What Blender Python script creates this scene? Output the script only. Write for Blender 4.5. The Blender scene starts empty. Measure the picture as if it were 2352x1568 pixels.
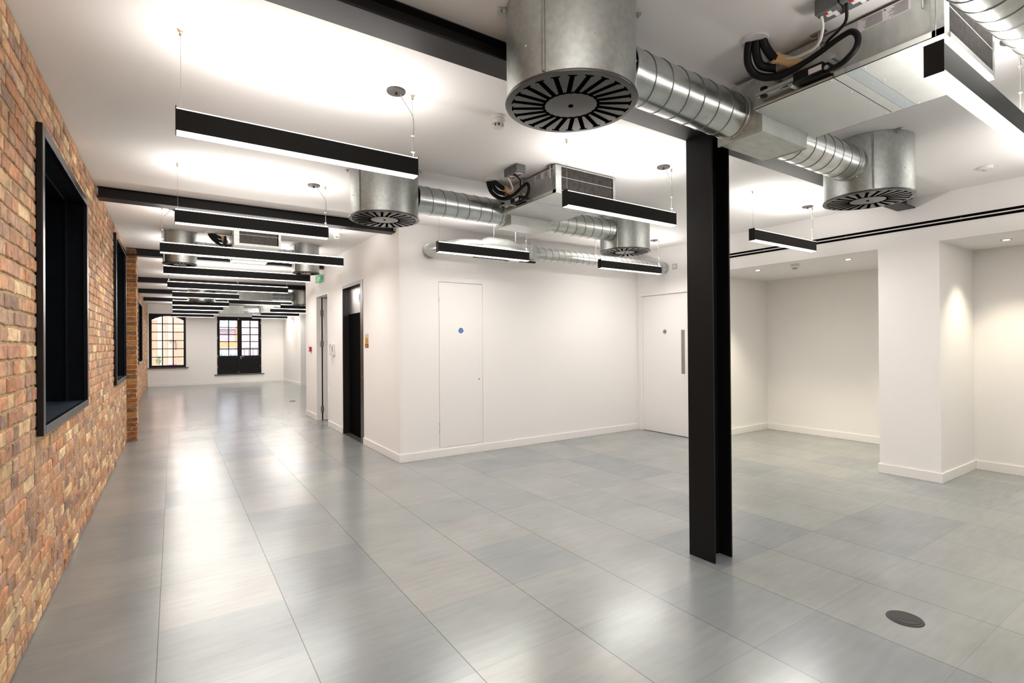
import bpy, math, random
from mathutils import Vector, Matrix
random.seed(7)
PI = math.pi
scene = bpy.context.scene
col = scene.collection

# ------------------------------------------------------------------ camera
CAM_H, YAW, PITCH, ROLL, FPX = 1.47533, 0.5871, 0.00401, -0.00723, 1168.9
cd = bpy.data.cameras.new('camera'); cam = bpy.data.objects.new('camera', cd); col.objects.link(cam)
cd.sensor_fit = 'HORIZONTAL'; cd.sensor_width = 36.0; cd.lens = FPX / 2352 * 36.0
cd.clip_start = 0.05; cd.clip_end = 300
cy_, sy_, cp_, sp_ = math.cos(YAW), math.sin(YAW), math.cos(PITCH), math.sin(PITCH)
right0 = Vector((cy_, -sy_, 0)); fw0 = Vector((sy_*cp_, cy_*cp_, sp_)); up0 = Vector((-sy_*sp_, -cy_*sp_, cp_))
cr_, sr_ = math.cos(ROLL), math.sin(ROLL)
cx_ = right0*cr_ + up0*sr_; cyv = -right0*sr_ + up0*cr_
cam.matrix_world = Matrix(((cx_.x, cyv.x, -fw0.x, 0), (cx_.y, cyv.y, -fw0.y, 0), (cx_.z, cyv.z, -fw0.z, CAM_H), (0, 0, 0, 1)))
scene.camera = cam
# ------------------------------------------------------------------ view, world, sun
vs = scene.view_settings
scene.display_settings.display_device = 'sRGB'
vs.view_transform = 'Standard'; vs.look = 'None'; vs.gamma = 1.0; vs.use_curve_mapping = False
vs.exposure = 2.42
DOWN, UP = 2.2, 1.75  # watts per metre of pendant, below and above
WARM = (1, .945, .895)
scene.cycles.sample_clamp_indirect = 6.0; scene.cycles.caustics_reflective = False; scene.cycles.caustics_refractive = False
w = bpy.data.worlds.new('world'); scene.world = w; w.use_nodes = True
wn = w.node_tree; wn.nodes.clear()
sky = wn.nodes.new('ShaderNodeTexSky'); sky.sky_type = 'NISHITA'; sky.sun_disc = False
sky.sun_elevation = math.radians(48); sky.sun_rotation = math.radians(150)
bg = wn.nodes.new('ShaderNodeBackground'); bg.inputs[1].default_value = 0.16
wo = wn.nodes.new('ShaderNodeOutputWorld')
wn.links.new(sky.outputs[0], bg.inputs[0]); wn.links.new(bg.outputs[0], wo.inputs[0])
sd = bpy.data.lights.new('sun', 'SUN'); sd.energy = 0.55; sd.angle = 0.02; sd.color = (1, .95, .88)
so = bpy.data.objects.new('sun', sd); col.objects.link(so); so.rotation_euler = (math.radians(48), 0, math.radians(-18))

# ------------------------------------------------------------------ helpers
class MB:
    """collects geometry for ONE mesh object"""
    def __init__(s): s.v = []; s.f = []; s.m = []; s.c = []
    def face(s, idx, m=0, c=None): s.f.append(idx); s.m.append(m); s.c.append(c)
    def poly(s, pts, m=0, c=None):
        b = len(s.v); s.v += [tuple(p) for p in pts]; s.face(list(range(b, b+len(pts))), m, c)
    def box(s, x0, x1, y0, y1, z0, z1, m=0):
        b = len(s.v)
        s.v += [(x0,y0,z0),(x1,y0,z0),(x1,y1,z0),(x0,y1,z0),(x0,y0,z1),(x1,y0,z1),(x1,y1,z1),(x0,y1,z1)]
        for q in ((0,3,2,1),(4,5,6,7),(0,1,5,4),(1,2,6,5),(2,3,7,6),(3,0,4,7)): s.face([b+i for i in q], m)
        return s
    def revolve(s, prof, o, axis, n=32, m=0, cap=True):
        """prof: list of (radius, distance along axis); o origin"""
        a = Vector(axis).normalized(); t = Vector((0,0,1)) if abs(a.z) < .9 else Vector((1,0,0))
        u = a.cross(t).normalized(); v = a.cross(u); o = Vector(o); b = len(s.v)
        for r, d in prof:
            for k in range(n):
                th = 2*PI*k/n; s.v.append(tuple(o + a*d + (u*math.cos(th) + v*math.sin(th))*r))
        for i in range(len(prof)-1):
            for k in range(n):
                k2 = (k+1) % n; s.face([b+i*n+k, b+i*n+k2, b+(i+1)*n+k2, b+(i+1)*n+k], m)
        if cap:
            s.face([b+k for k in range(n)][::-1], m); s.face([b+(len(prof)-1)*n+k for k in range(n)], m)
        return s
    def cyl(s, o, axis, r, l, n=24, m=0): return s.revolve([(r,0),(r,l)], o, axis, n, m)
    def tube(s, pts, r, n=10, m=0, cap=True):
        pts = [Vector(p) for p in pts]; b = len(s.v); N = len(pts); pu = None
        for i, p in enumerate(pts):
            d = (pts[min(i+1,N-1)] - pts[max(i-1,0)]).normalized()
            if pu is None:
                t = Vector((0,0,1)) if abs(d.z) < .9 else Vector((1,0,0)); u = d.cross(t).normalized()
            else:
                u = (pu - d*pu.dot(d)).normalized()
            pu = u; v = d.cross(u); rr = r[i] if isinstance(r, (list, tuple)) else r
            for k in range(n):
                th = 2*PI*k/n; s.v.append(tuple(p + (u*math.cos(th) + v*math.sin(th))*rr))
        for i in range(N-1):
            for k in range(n):
                k2 = (k+1) % n; s.face([b+i*n+k, b+i*n+k2, b+(i+1)*n+k2, b+(i+1)*n+k], m)
        if cap:
            s.face([b+k for k in range(n)][::-1], m); s.face([b+(N-1)*n+k for k in range(n)], m)
        return s
    def prism(s, outline, fn, d0, d1, m=0):
        """outline: 2D list; fn(a,b,d) -> 3D; extrude from d0 to d1"""
        n = len(outline); b = len(s.v)
        s.v += [tuple(fn(a, c, d0)) for a, c in outline] + [tuple(fn(a, c, d1)) for a, c in outline]
        s.face(list(range(n))[::-1] if False else [b+i for i in range(n)], m); s.face([b+n+i for i in range(n)][::-1], m)
        for i in range(n): j = (i+1) % n; s.face([b+i, b+n+i, b+n+j, b+j], m)
        return s
    def build(s, name, mats, parent=None, loc=(0,0,0), smooth=False, bevel=0, recalc=True):
        me = bpy.data.meshes.new(name); me.from_pydata(s.v, [], s.f)
        if not isinstance(mats, (list, tuple)): mats = [mats]
        for m in mats: me.materials.append(m)
        me.polygons.foreach_set('material_index', s.m)
        if any(c is not None for c in s.c):
            at = me.color_attributes.new('tone', 'FLOAT_COLOR', 'CORNER'); data = []
            for p, c in zip(me.polygons, s.c):
                for _ in p.vertices: data += list(c or (.5,.5,.5)) + [1.0]
            at.data.foreach_set('color', data)
        me.update()
        if recalc:
            import bmesh
            bm = bmesh.new(); bm.from_mesh(me); bmesh.ops.recalc_face_normals(bm, faces=bm.faces); bm.to_mesh(me); bm.free()
        if smooth:
            me.polygons.foreach_set('use_smooth', [True]*len(me.polygons)); me.set_sharp_from_angle(angle=math.radians(38))
        ob = bpy.data.objects.new(name, me); col.objects.link(ob); ob.location = loc
        if parent: ob.parent = parent
        if bevel:
            bv = ob.modifiers.new('bevel', 'BEVEL'); bv.width = bevel; bv.segments = 2; bv.limit_method = 'ANGLE'
        return ob

def tag(o, label, cat, group=None):
    o['label'] = label; o['category'] = cat
    if group: o['group'] = group
    return o
def thing(name, label, cat, loc=(0,0,0), rz=0, group=None):
    o = bpy.data.objects.new(name, None); col.objects.link(o); o.empty_display_size = .1
    o.location = loc; o.rotation_euler = (0,0,rz); return tag(o, label, cat, group)
def struct(o): o['kind'] = 'structure'; return o
def copy_tree(o, parent=None):
    c = o.copy(); col.objects.link(c)
    if parent: c.parent = parent
    for ch in [x for x in col.objects if x.parent == o]: copy_tree(ch, c)
    return c
def spline(pts, n=8):
    P = [Vector(p) for p in pts]; P = [P[0]*2-P[1]] + P + [P[-1]*2-P[-2]]; out = []
    for i in range(1, len(P)-2):
        a, b, c, d = P[i-1:i+3]
        for k in range(n):
            t = k/n
            out.append(.5*((2*b) + (c-a)*t + (2*a-5*b+4*c-d)*t*t + (3*b-a-3*c+d)*t**3))
    out.append(P[-2]); return out
def text_mesh(name, body, size, mat, parent, loc, rot, align='CENTER', extrude=.0004):
    cu = bpy.data.curves.new(name, 'FONT'); cu.body = body; cu.size = size; cu.align_x = align; cu.align_y = 'CENTER'; cu.extrude = extrude
    tmp = bpy.data.objects.new(name+'_curve', cu); col.objects.link(tmp)
    dg = bpy.context.evaluated_depsgraph_get(); me = bpy.data.meshes.new_from_object(tmp.evaluated_get(dg))
    bpy.data.objects.remove(tmp); me.materials.clear(); me.materials.append(mat); me.name = name
    o = bpy.data.objects.new(name, me); col.objects.link(o); o.parent = parent; o.location = loc; o.rotation_euler = rot
    return o

# ------------------------------------------------------------------ materials
def sl(r, g, b):
    f = lambda c: (c/255/12.92 if c/255 <= .04045 else ((c/255+.055)/1.055)**2.4)
    return (f(r), f(g), f(b), 1)
def mat(name, colr, rough=.5, metal=0.0, spec=.5, noise=0, nscale=20, bump=0, bscale=60, coat=0, emit=None, stretch=None):
    m = bpy.data.materials.new(name); m.use_nodes = True; nt = m.node_tree; b = nt.nodes['Principled BSDF']
    b.inputs['Base Color'].default_value = colr; b.inputs['Roughness'].default_value = rough
    b.inputs['Metallic'].default_value = metal; b.inputs['Specular IOR Level'].default_value = spec
    if coat: b.inputs['Coat Weight'].default_value = coat
    if emit:
        b.inputs['Emission Color'].default_value = emit[0]; b.inputs['Emission Strength'].default_value = emit[1]
    tc = None
    if noise or bump:
        tc = nt.nodes.new('ShaderNodeTexCoord'); src = tc.outputs['Object']
        if stretch:
            mp = nt.nodes.new('ShaderNodeMapping'); mp.inputs['Scale'].default_value = stretch
            nt.links.new(src, mp.inputs[0]); src = mp.outputs[0]
    if noise:
        n = nt.nodes.new('ShaderNodeTexNoise'); n.inputs['Scale'].default_value = nscale; n.inputs['Detail'].default_value = 4
        nt.links.new(src, n.inputs['Vector'])
        mx = nt.nodes.new('ShaderNodeMix'); mx.data_type = 'RGBA'; mx.blend_type = 'MULTIPLY'; mx.inputs[0].default_value = 1
        mx.inputs[6].default_value = colr
        rp = nt.nodes.new('ShaderNodeMapRange'); rp.inputs[1].default_value = .3; rp.inputs[2].default_value = .7
        rp.inputs[3].default_value = 1-noise; rp.inputs[4].default_value = 1+noise*.3
        nt.links.new(n.outputs[0], rp.inputs[0]); nt.links.new(rp.outputs[0], mx.inputs[7]); nt.links.new(mx.outputs[2], b.inputs['Base Color'])
    if bump:
        n2 = nt.nodes.new('ShaderNodeTexNoise'); n2.inputs['Scale'].default_value = bscale; n2.inputs['Detail'].default_value = 3
        bp = nt.nodes.new('ShaderNodeBump'); bp.inputs['Strength'].default_value = bump; bp.inputs['Distance'].default_value = .002
        nt.links.new(src, n2.inputs['Vector']); nt.links.new(n2.outputs[0], bp.inputs['Height']); nt.links.new(bp.outputs[0], b.inputs['Normal'])
    return m
M = {}
M['ceiling'] = mat('ceiling_paint', (.91,.90,.89,1), .9, bump=.05, bscale=40)
M['wall'] = mat('wall_paint', (.90,.885,.87,1), .85, bump=.05, bscale=40)
M['trim'] = mat('trim_paint', (.90,.885,.87,1), .45)
M['door'] = mat('door_paint', (.90,.885,.875,1), .4)
M['black'] = mat('black_steel', (.0055,.0052,.0055,1), .45, spec=.22, bump=.12, bscale=90)
M['beam'] = mat('black_beam_paint', (.012,.0105,.011,1), .45, spec=.3, bump=.25, bscale=70)
M['housing'] = mat('black_anodised', (.006,.0055,.005,1), .45, spec=.25)
M['navy'] = mat('navy_panel', (.0016,.0035,.0065,1), .6, spec=.12, noise=.5, nscale=6)
M['navysill'] = mat('blue_black_sill', (.010,.024,.042,1), .5, spec=.3, noise=.4, nscale=8)
M['steel'] = mat('dark_patinated_steel', (.028,.028,.03,1), .3, metal=.8)
M['galv'] = mat('galvanised_steel', (.50,.525,.51,1), .34, metal=.92, noise=.16, nscale=35, bump=.08, bscale=120)
M['galv_dull'] = mat('dull_galvanised_sheet', (.55,.57,.55,1), .45, metal=.75, noise=.14, nscale=9, stretch=(1,3,1))
M['galv_spiral'] = mat('spiral_duct_steel', (.60,.63,.62,1), .27, metal=.95, noise=.2, nscale=14)
M['galv_panel'] = mat('sheet_panel', (.66,.69,.67,1), .5, metal=.3, noise=.07, nscale=7)
M['galv_blue'] = mat('bluish_strip', (.56,.62,.66,1), .5, metal=.4)
M['seam'] = mat('duct_seam', (.20,.21,.205,1), .35, metal=.9)
M['swirl'] = mat('swirl_plate_paint', (.045,.042,.04,1), .26, spec=.8)
M['void'] = mat('black_void', (.002,.002,.002,1), 1, spec=0)
M['fins'] = mat('coil_fins', (.075,.065,.06,1), .5, metal=.4, noise=.5, nscale=30)
M['hose'] = mat('black_rubber', (.005,.005,.005,1), .5, spec=.2)
M['cream'] = mat('cream_insulation', (.72,.50,.25,1), .55)
M['pinkgrey'] = mat('grey_pipe_sleeve', (.16,.14,.135,1), .6)
M['paper'] = mat('label_paper', (.72,.70,.72,1), .6)
M['ink'] = mat('label_ink', (.05,.05,.055,1), .7)
M['greybox'] = mat('grey_plastic', (.13,.135,.14,1), .5)
M['whiteplastic'] = mat('white_plastic', (.78,.77,.77,1), .4)
M['greyplastic'] = mat('light_grey_plastic', (.55,.54,.53,1), .45)
M['cable'] = mat('grey_flex_cable', (.33,.32,.31,1), .4)
M['wire'] = mat('steel_wire', (.45,.40,.33,1), .35, metal=.8)
M['brass'] = mat('anchor_nickel', (.62,.52,.38,1), .3, metal=.9)
M['canopy'] = mat('dark_bronze_canopy', (.055,.047,.045,1), .45)
M['stainless'] = mat('brushed_stainless', (.33,.32,.315,1), .3, metal=1, noise=.12, nscale=10, stretch=(1,1,25))
M['darkstain'] = mat('dark_stainless', (.10,.095,.095,1), .32, metal=.9)
M['blue'] = mat('blue_sign', (.01,.11,.42,1), .4)
M['white'] = mat('white_ink', (.85,.85,.85,1), .5)
M['red'] = mat('red_plastic', (.42,.02,.03,1), .4)
M['yellow'] = mat('yellow_sign', (.72,.45,.02,1), .5)
M['redsign'] = mat('red_sign', (.36,.03,.03,1), .5)
M['green'] = mat('green_sign', (.03,.34,.14,1), .4, emit=((.05,.5,.2,1), .06))
M['lidgrey'] = mat('floor_lid_plastic', (.035,.035,.037,1), .5)
M['liftdoor'] = mat('black_lift_door', (.002,.002,.002,1), .9, spec=.03)
M['carpet'] = mat('dark_pit_floor', (.02,.02,.02,1), .8)
M['led'] = mat('lit_diffuser', (.8,.8,.8,1), .5, emit=((1,.93,.86,1), .9)); M['led'].cycles.emission_sampling = 'NONE'
M['spotlens'] = mat('downlight_lens', (.8,.8,.8,1), .5, emit=((1,.90,.72,1), 6))
M['glass'] = None
g = bpy.data.materials.new('window_glass'); g.use_nodes = True; nt = g.node_tree; nt.nodes.clear()
o_ = nt.nodes.new('ShaderNodeOutputMaterial'); mx = nt.nodes.new('ShaderNodeMixShader'); tr = nt.nodes.new('ShaderNodeBsdfTransparent'); gl = nt.nodes.new('ShaderNodeBsdfGlossy')
gl.inputs['Roughness'].default_value = .02; mx.inputs[0].default_value = .06
nt.links.new(tr.outputs[0], mx.inputs[1]); nt.links.new(gl.outputs[0], mx.inputs[2]); nt.links.new(mx.outputs[0], o_.inputs[0]); M['glass'] = g

def floor_material():
    m = bpy.data.materials.new('raised_floor_steel_tiles'); m.use_nodes = True; nt = m.node_tree; b = nt.nodes['Principled BSDF']; L = nt.links
    tc = nt.nodes.new('ShaderNodeTexCoord'); mp = nt.nodes.new('ShaderNodeMapping')
    mp.inputs['Location'].default_value = (.07/.6, -.807/.6, 0); mp.inputs['Scale'].default_value = (1/.6, 1/.6, 1)
    L.new(tc.outputs['Object'], mp.inputs[0])
    sep = nt.nodes.new('ShaderNodeSeparateXYZ'); L.new(mp.outputs[0], sep.inputs[0])
    def mth(op, a, b_=None):
        n = nt.nodes.new('ShaderNodeMath'); n.operation = op
        for i, q in enumerate((a, b_)):
            if q is None: continue
            if isinstance(q, (int, float)): n.inputs[i].default_value = q
            else: L.new(q, n.inputs[i])
        return n.outputs[0]
    fx, fy = mth('FLOOR', sep.outputs[0]), mth('FLOOR', sep.outputs[1])
    cmb = nt.nodes.new('ShaderNodeCombineXYZ'); L.new(fx, cmb.inputs[0]); L.new(fy, cmb.inputs[1])
    wn_ = nt.nodes.new('ShaderNodeTexWhiteNoise'); wn_.noise_dimensions = '3D'; L.new(cmb.outputs[0], wn_.inputs['Vector'])
    rx, ry = mth('FRACT', sep.outputs[0]), mth('FRACT', sep.outputs[1])
    ex = mth('MINIMUM', rx, mth('SUBTRACT', 1.0, rx)); ey = mth('MINIMUM', ry, mth('SUBTRACT', 1.0, ry))
    # tile tones
    rmp = nt.nodes.new('ShaderNodeValToRGB'); e = rmp.color_ramp.elements
    e[0].position = 0; e[0].color = (.30,.325,.335,1); e[1].position = 1; e[1].color = (.375,.38,.37,1)
    x1 = rmp.color_ramp.elements.new(.35); x1.color = (.335,.36,.36,1)
    x2 = rmp.color_ramp.elements.new(.7); x2.color = (.36,.38,.37,1)
    L.new(wn_.outputs['Value'], rmp.inputs[0])
    # streaks and stains
    mp2 = nt.nodes.new('ShaderNodeMapping'); mp2.inputs['Scale'].default_value = (3, 22, 1); L.new(tc.outputs['Object'], mp2.inputs[0])
    n1 = nt.nodes.new('ShaderNodeTexNoise'); n1.inputs['Scale'].default_value = 1.3; n1.inputs['Detail'].default_value = 6; L.new(mp2.outputs[0], n1.inputs['Vector'])
    n2 = nt.nodes.new('ShaderNodeTexNoise'); n2.inputs['Scale'].default_value = 2.2; n2.inputs['Detail'].default_value = 5; L.new(tc.outputs['Object'], n2.inputs['Vector'])
    st = mth('ADD', mth('MULTIPLY', n1.outputs[0], .26), mth('MULTIPLY', n2.outputs[0], .36)); st = mth('ADD', st, .66)
    mul = nt.nodes.new('ShaderNodeMix'); mul.data_type = 'RGBA'; mul.blend_type = 'MULTIPLY'; mul.inputs[0].default_value = 1
    L.new(rmp.outputs[0], mul.inputs[6]); L.new(st, mul.inputs[7])
    # joints: dark along y lines, pale thin along x lines
    jx = mth('LESS_THAN', ex, .0035); jy = mth('LESS_THAN', ey, .0022)
    mj = nt.nodes.new('ShaderNodeMix'); mj.data_type = 'RGBA'; L.new(mth('MULTIPLY', jy, .6), mj.inputs[0]); L.new(mul.outputs[2], mj.inputs[6]); mj.inputs[7].default_value = (.21,.21,.20,1)
    mk = nt.nodes.new('ShaderNodeMix'); mk.data_type = 'RGBA'; L.new(mth('MULTIPLY', jx, .8), mk.inputs[0]); L.new(mj.outputs[2], mk.inputs[6]); mk.inputs[7].default_value = (.10,.10,.095,1)
    L.new(mk.outputs[2], b.inputs['Base Color'])
    b.inputs['Metallic'].default_value = .34
    b.inputs['Roughness'].default_value = .235
    # slight tilt per tile so that reflections break at the joints
    vm = nt.nodes.new('ShaderNodeVectorMath'); vm.operation = 'SUBTRACT'; L.new(wn_.outputs['Color'], vm.inputs[0]); vm.inputs[1].default_value = (.5,.5,.5)
    vs_ = nt.nodes.new('ShaderNodeVectorMath'); vs_.operation = 'SCALE'; vs_.inputs['Scale'].default_value = .012; L.new(vm.outputs[0], vs_.inputs[0])
    geo = nt.nodes.new('ShaderNodeNewGeometry'); va = nt.nodes.new('ShaderNodeVectorMath'); va.operation = 'ADD'; L.new(geo.outputs['Normal'], va.inputs[0]); L.new(vs_.outputs[0], va.inputs[1])
    nn = nt.nodes.new('ShaderNodeVectorMath'); nn.operation = 'NORMALIZE'; L.new(va.outputs[0], nn.inputs[0]); L.new(nn.outputs[0], b.inputs['Normal'])
    return m
M['floor'] = floor_material()

def brick_material(name):
    m = bpy.data.materials.new(name); m.use_nodes = True; nt = m.node_tree; b = nt.nodes['Principled BSDF']; L = nt.links
    at = nt.nodes.new('ShaderNodeAttribute'); at.attribute_name = 'tone'
    tc = nt.nodes.new('ShaderNodeTexCoord')
    n = nt.nodes.new('ShaderNodeTexNoise'); n.inputs['Scale'].default_value = 16; n.inputs['Detail'].default_value = 6; n.inputs['Roughness'].default_value = .65; L.new(tc.outputs['Object'], n.inputs['Vector'])
    r = nt.nodes.new('ShaderNodeValToRGB'); e = r.color_ramp.elements; e[0].position = .30; e[0].color = (.50,.47,.47,1); e[1].position = .70; e[1].color = (1.4,1.32,1.2,1)
    md = r.color_ramp.elements.new(.5); md.color = (.98,.98,.98,1)
    L.new(n.outputs[0], r.inputs[0])
    mx = nt.nodes.new('ShaderNodeMix'); mx.data_type = 'RGBA'; mx.blend_type = 'MULTIPLY'; mx.inputs[0].default_value = .9
    L.new(at.outputs['Color'], mx.inputs[6]); L.new(r.outputs[0], mx.inputs[7])
    # mortar smears
    n3 = nt.nodes.new('ShaderNodeTexNoise'); n3.inputs['Scale'].default_value = 28; n3.inputs['Detail'].default_value = 5; L.new(tc.outputs['Object'], n3.inputs['Vector'])
    r3 = nt.nodes.new('ShaderNodeValToRGB'); r3.color_ramp.elements[0].position = .60; r3.color_ramp.elements[0].color = (0,0,0,1); r3.color_ramp.elements[1].position = .72; r3.color_ramp.elements[1].color = (.6,.6,.6,1); L.new(n3.outputs[0], r3.inputs[0])
    m2 = nt.nodes.new('ShaderNodeMix'); m2.data_type = 'RGBA'; L.new(r3.outputs[0], m2.inputs[0]); L.new(mx.outputs[2], m2.inputs[6]); m2.inputs[7].default_value = (.56,.40,.24,1)
    L.new(m2.outputs[2], b.inputs['Base Color']); b.inputs['Roughness'].default_value = .85; b.inputs['Specular IOR Level'].default_value = .25
    n2 = nt.nodes.new('ShaderNodeTexNoise'); n2.inputs['Scale'].default_value = 55; n2.inputs['Detail'].default_value = 6; L.new(tc.outputs['Object'], n2.inputs['Vector'])
    bp = nt.nodes.new('ShaderNodeBump'); bp.inputs['Strength'].default_value = .55; bp.inputs['Distance'].default_value = .006; L.new(n2.outputs[0], bp.inputs['Height']); L.new(bp.outputs[0], b.inputs['Normal'])
    return m
M['brick'] = brick_material('reclaimed_brick')
M['mortar'] = mat('lime_mortar', (.50,.355,.195,1), .95, noise=.3, nscale=30, bump=.6, bscale=80)

# ------------------------------------------------------------------ brickwork
PAL0 = [(.42,.21,.125), (.47,.25,.13), (.39,.225,.15), (.52,.29,.15), (.36,.20,.135), (.56,.37,.19), (.30,.185,.14), (.48,.235,.12), (.44,.26,.16), (.40,.25,.17), (.62,.44,.25), (.50,.22,.10)]
PAL = [tuple((.78*q*1.22 + .22*(sum(p)/3)*1.25)*k for q, k in zip(p, (1.13, 1.10, 1.02))) for p in PAL0]
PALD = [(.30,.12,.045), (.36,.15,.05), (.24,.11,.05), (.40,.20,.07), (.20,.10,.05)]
def brick_skin(mb, P, ulen, zlen, holes=(), pal=PAL, depth=.0065, course=.0746, u0=0.0, stretch=.212, head=.100, mort=.0145, flush=False):
    """P(u, z, d) -> 3D; bricks of one wall face, bonded header and stretcher; holes: (u0,u1,z0,z1)"""
    i = 0; z = 0.0
    while z < zlen - .02:
        za, zb = z + mort*.5, min(z + course - mort*.5, zlen)
        u = u0 - (0 if flush else random.uniform(0, .2)); k = random.randint(0, 1)
        while u < ulen:
            Lg = (stretch if (k % 2 == 0 and random.random() < .72) else head) + random.uniform(-.008, .008); k += 1
            segs = [(max(u, u0), min(u + Lg, ulen))]; u += Lg + mort*random.uniform(.8, 1.3)
            for h in holes:
                if zb > h[2] + .01 and za < h[3] - .01:
                    ns = []
                    for a, b in segs:
                        if b <= h[0] or a >= h[1]: ns.append((a, b))
                        else:
                            if a < h[0]: ns.append((a, h[0]))
                            if b > h[1]: ns.append((h[1], b))
                    segs = ns
            for a, b in segs:
                if b - a < .015: continue
                j = lambda s=.0035: random.uniform(-s, s)
                c = random.choice(pal); t = random.uniform(.78, 1.14); c = tuple(min(1, q*t) for q in c)
                d = depth + random.uniform(-.003, .003); bv = .004
                nu = max(2, int((b-a)/.032)); q = []
                q += [(a+(b-a)*t/nu + (j(.002) if 0 < t < nu else 0), za+j(.0042)) for t in range(nu)] + [(b+j(.003), za+(zb-za)*t/2) for t in range(2)]
                q += [(b-(b-a)*t/nu + (j(.002) if 0 < t < nu else 0), zb+j(.0042)) for t in range(nu)] + [(a+j(.003), zb-(zb-za)*t/2) for t in range(2)]
                N = len(q); cu, cz = (a+b)/2, (za+zb)/2; su, sz = 1-2*bv/(b-a), 1-2*bv/(zb-za)
                iq = [(cu+(x-cu)*su, cz+(y-cz)*sz) for x, y in q]
                b0 = len(mb.v)
                mb.v += [tuple(P(x, y, -.004)) for x, y in q] + [tuple(P(x, y, d*.55)) for x, y in q] + [tuple(P(x, y, d + j(.0008))) for x, y in iq]
                for n in range(N):
                    n2 = (n+1) % N
                    mb.face([b0+n, b0+n2, b0+N+n2, b0+N+n], 0, c); mb.face([b0+N+n, b0+N+n2, b0+2*N+n2, b0+2*N+n], 0, c)
                mb.face([b0+2*N+n for n in range(N)], 0, c)
        z += course; i += 1

WIN = [(3.66, 5.32, 1.035, 2.635), (7.86, 9.36, 1.035, 2.83)]          # y0,y1,z0,z1 of the clear openings
WIN3 = [(16.45, 18.3, 1.04, 2.65)]
H = 3.0
XB = -.61                                                              # mortar face near
XB2 = -.785
def wall_boxes(mb, x0, x1, ya, yb, holes, m):
    y = ya
    for h in sorted(holes):
        mb.box(x0, x1, y, h[0], 0, H, m); mb.box(x0, x1, h[0], h[1], 0, h[2], m); mb.box(x0, x1, h[0], h[1], h[3], H, m); y = h[1]
    mb.box(x0, x1, y, yb, 0, H, m)
mb = MB()
wall_boxes(mb, -1.0, XB, -4.0, 10.22, WIN, 1)
wall_boxes(mb, -1.2, XB2, 10.22, 22.9, WIN3, 1)
mb.box(XB, -.483, 9.874, 10.22, 0, H, 1)
ym = -1.2
brick_skin(mb, lambda u, z, d: (XB + d, u + ym, z), 9.86 - ym, H, [(a-ym, b-ym, c, e) for a, b, c, e in WIN])
brick_skin(mb, lambda u, z, d: (XB2 + d, u + 10.2, z), 12.4, H, [(a-10.2, b-10.2, c, e) for a, b, c, e in WIN3])
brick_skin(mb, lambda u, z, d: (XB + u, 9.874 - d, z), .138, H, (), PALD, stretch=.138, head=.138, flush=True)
brick_skin(mb, lambda u, z, d: (-.483 + d, u + 9.866, z), .35, H, (), PAL)
struct(mb.build('wall_left', [M['brick'], M['mortar']], recalc=False))

# ------------------------------------------------------------------ floor, ceiling, plaster walls
struct(MB().box(-1.0, 8.6, -4.0, 22.75, -.06, 0).build('floor', M['floor']))
struct(MB().box(-1.0, 8.6, -4.0, 22.75, H, H+.08).build('ceiling', M['ceiling']))
XW = 6.605
# far wall with window and door openings
WF = (-.74, .39, .68, 2.66); DF = (1.40, 2.94, .36, 2.60); YF = 22.6
mb = MB()
mb.box(-.785, WF[0], YF, YF+.3, 0, H); mb.box(WF[0], WF[1], YF, YF+.3, 0, WF[2]); mb.box(WF[0], WF[1], YF, YF+.3, WF[3], H)
mb.box(WF[1], DF[0], YF, YF+.3, 0, H); mb.box(DF[0], DF[1], YF, YF+.3, 0, DF[2]); mb.box(DF[0], DF[1], YF, YF+.3, DF[3], H); mb.box(DF[1], 4.2, YF, YF+.3, 0, H)
struct(mb.build('wall_far', M['wall']))
struct(MB().prism([(3.76,22.6),(3.86,19.72),(8.0,19.72),(8.0,22.6)], lambda a,b,d:(a,b,d), 0, H).build('wall_far_right', M['wall']))
struct(MB().box(7.9, 8.0, 11.43, 19.72, 0, H).build('wall_hidden_side', M['wall']))
# core block: front wall, aisle wall, back wall
XC, YC, YC2, T = 2.345, 6.05, 11.43, .12
PNL = (2.882, 3.54, .123, 2.291)
LF = (7.50, 8.60, 0, 2.445); D1 = (9.53, 10.44, 0, 2.44)
mb = MB()
mb.box(XC, PNL[0], YC, YC+T, 0, H); mb.box(PNL[0], PNL[1], YC, YC+T, 0, PNL[2]); mb.box(PNL[0], PNL[1], YC, YC+T, PNL[3], H); mb.box(PNL[1], XW+.15, YC, YC+T, 0, H)
struct(mb.build('wall_core_front', M['wall']))
mb = MB()
y = YC+T
for h in (LF, D1):
    mb.box(XC, XC+T, y, h[0], 0, H); mb.box(XC, XC+T, h[0], h[1], h[3], H); y = h[1]
mb.box(XC, XC+T, y, YC2, 0, H); mb.box(XC+T, 8.0, YC2-T, YC2, 0, H)
struct(mb.build('wall_core_aisle', M['wall']))
struct(MB().box(XC+T, XC+2.2, LF[0]-.1, LF[0], 0, H).box(XC+T, XC+2.2, LF[1], LF[1]+.1, 0, H).box(XC+2.1, XC+2.2, LF[0], LF[1], 0, H).build('wall_lift_shaft', M['void']))
struct(MB().box(XC+T, XC+1.8, D1[0]-.2, D1[0]-.1, 0, H).box(XC+T, XC+1.8, D1[1]+.1, D1[1]+.2, 0, H).box(XC+1.7, XC+1.8, D1[0]-.1, D1[1]+.1, 0, H).build('wall_lobby', M['wall']))
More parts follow.
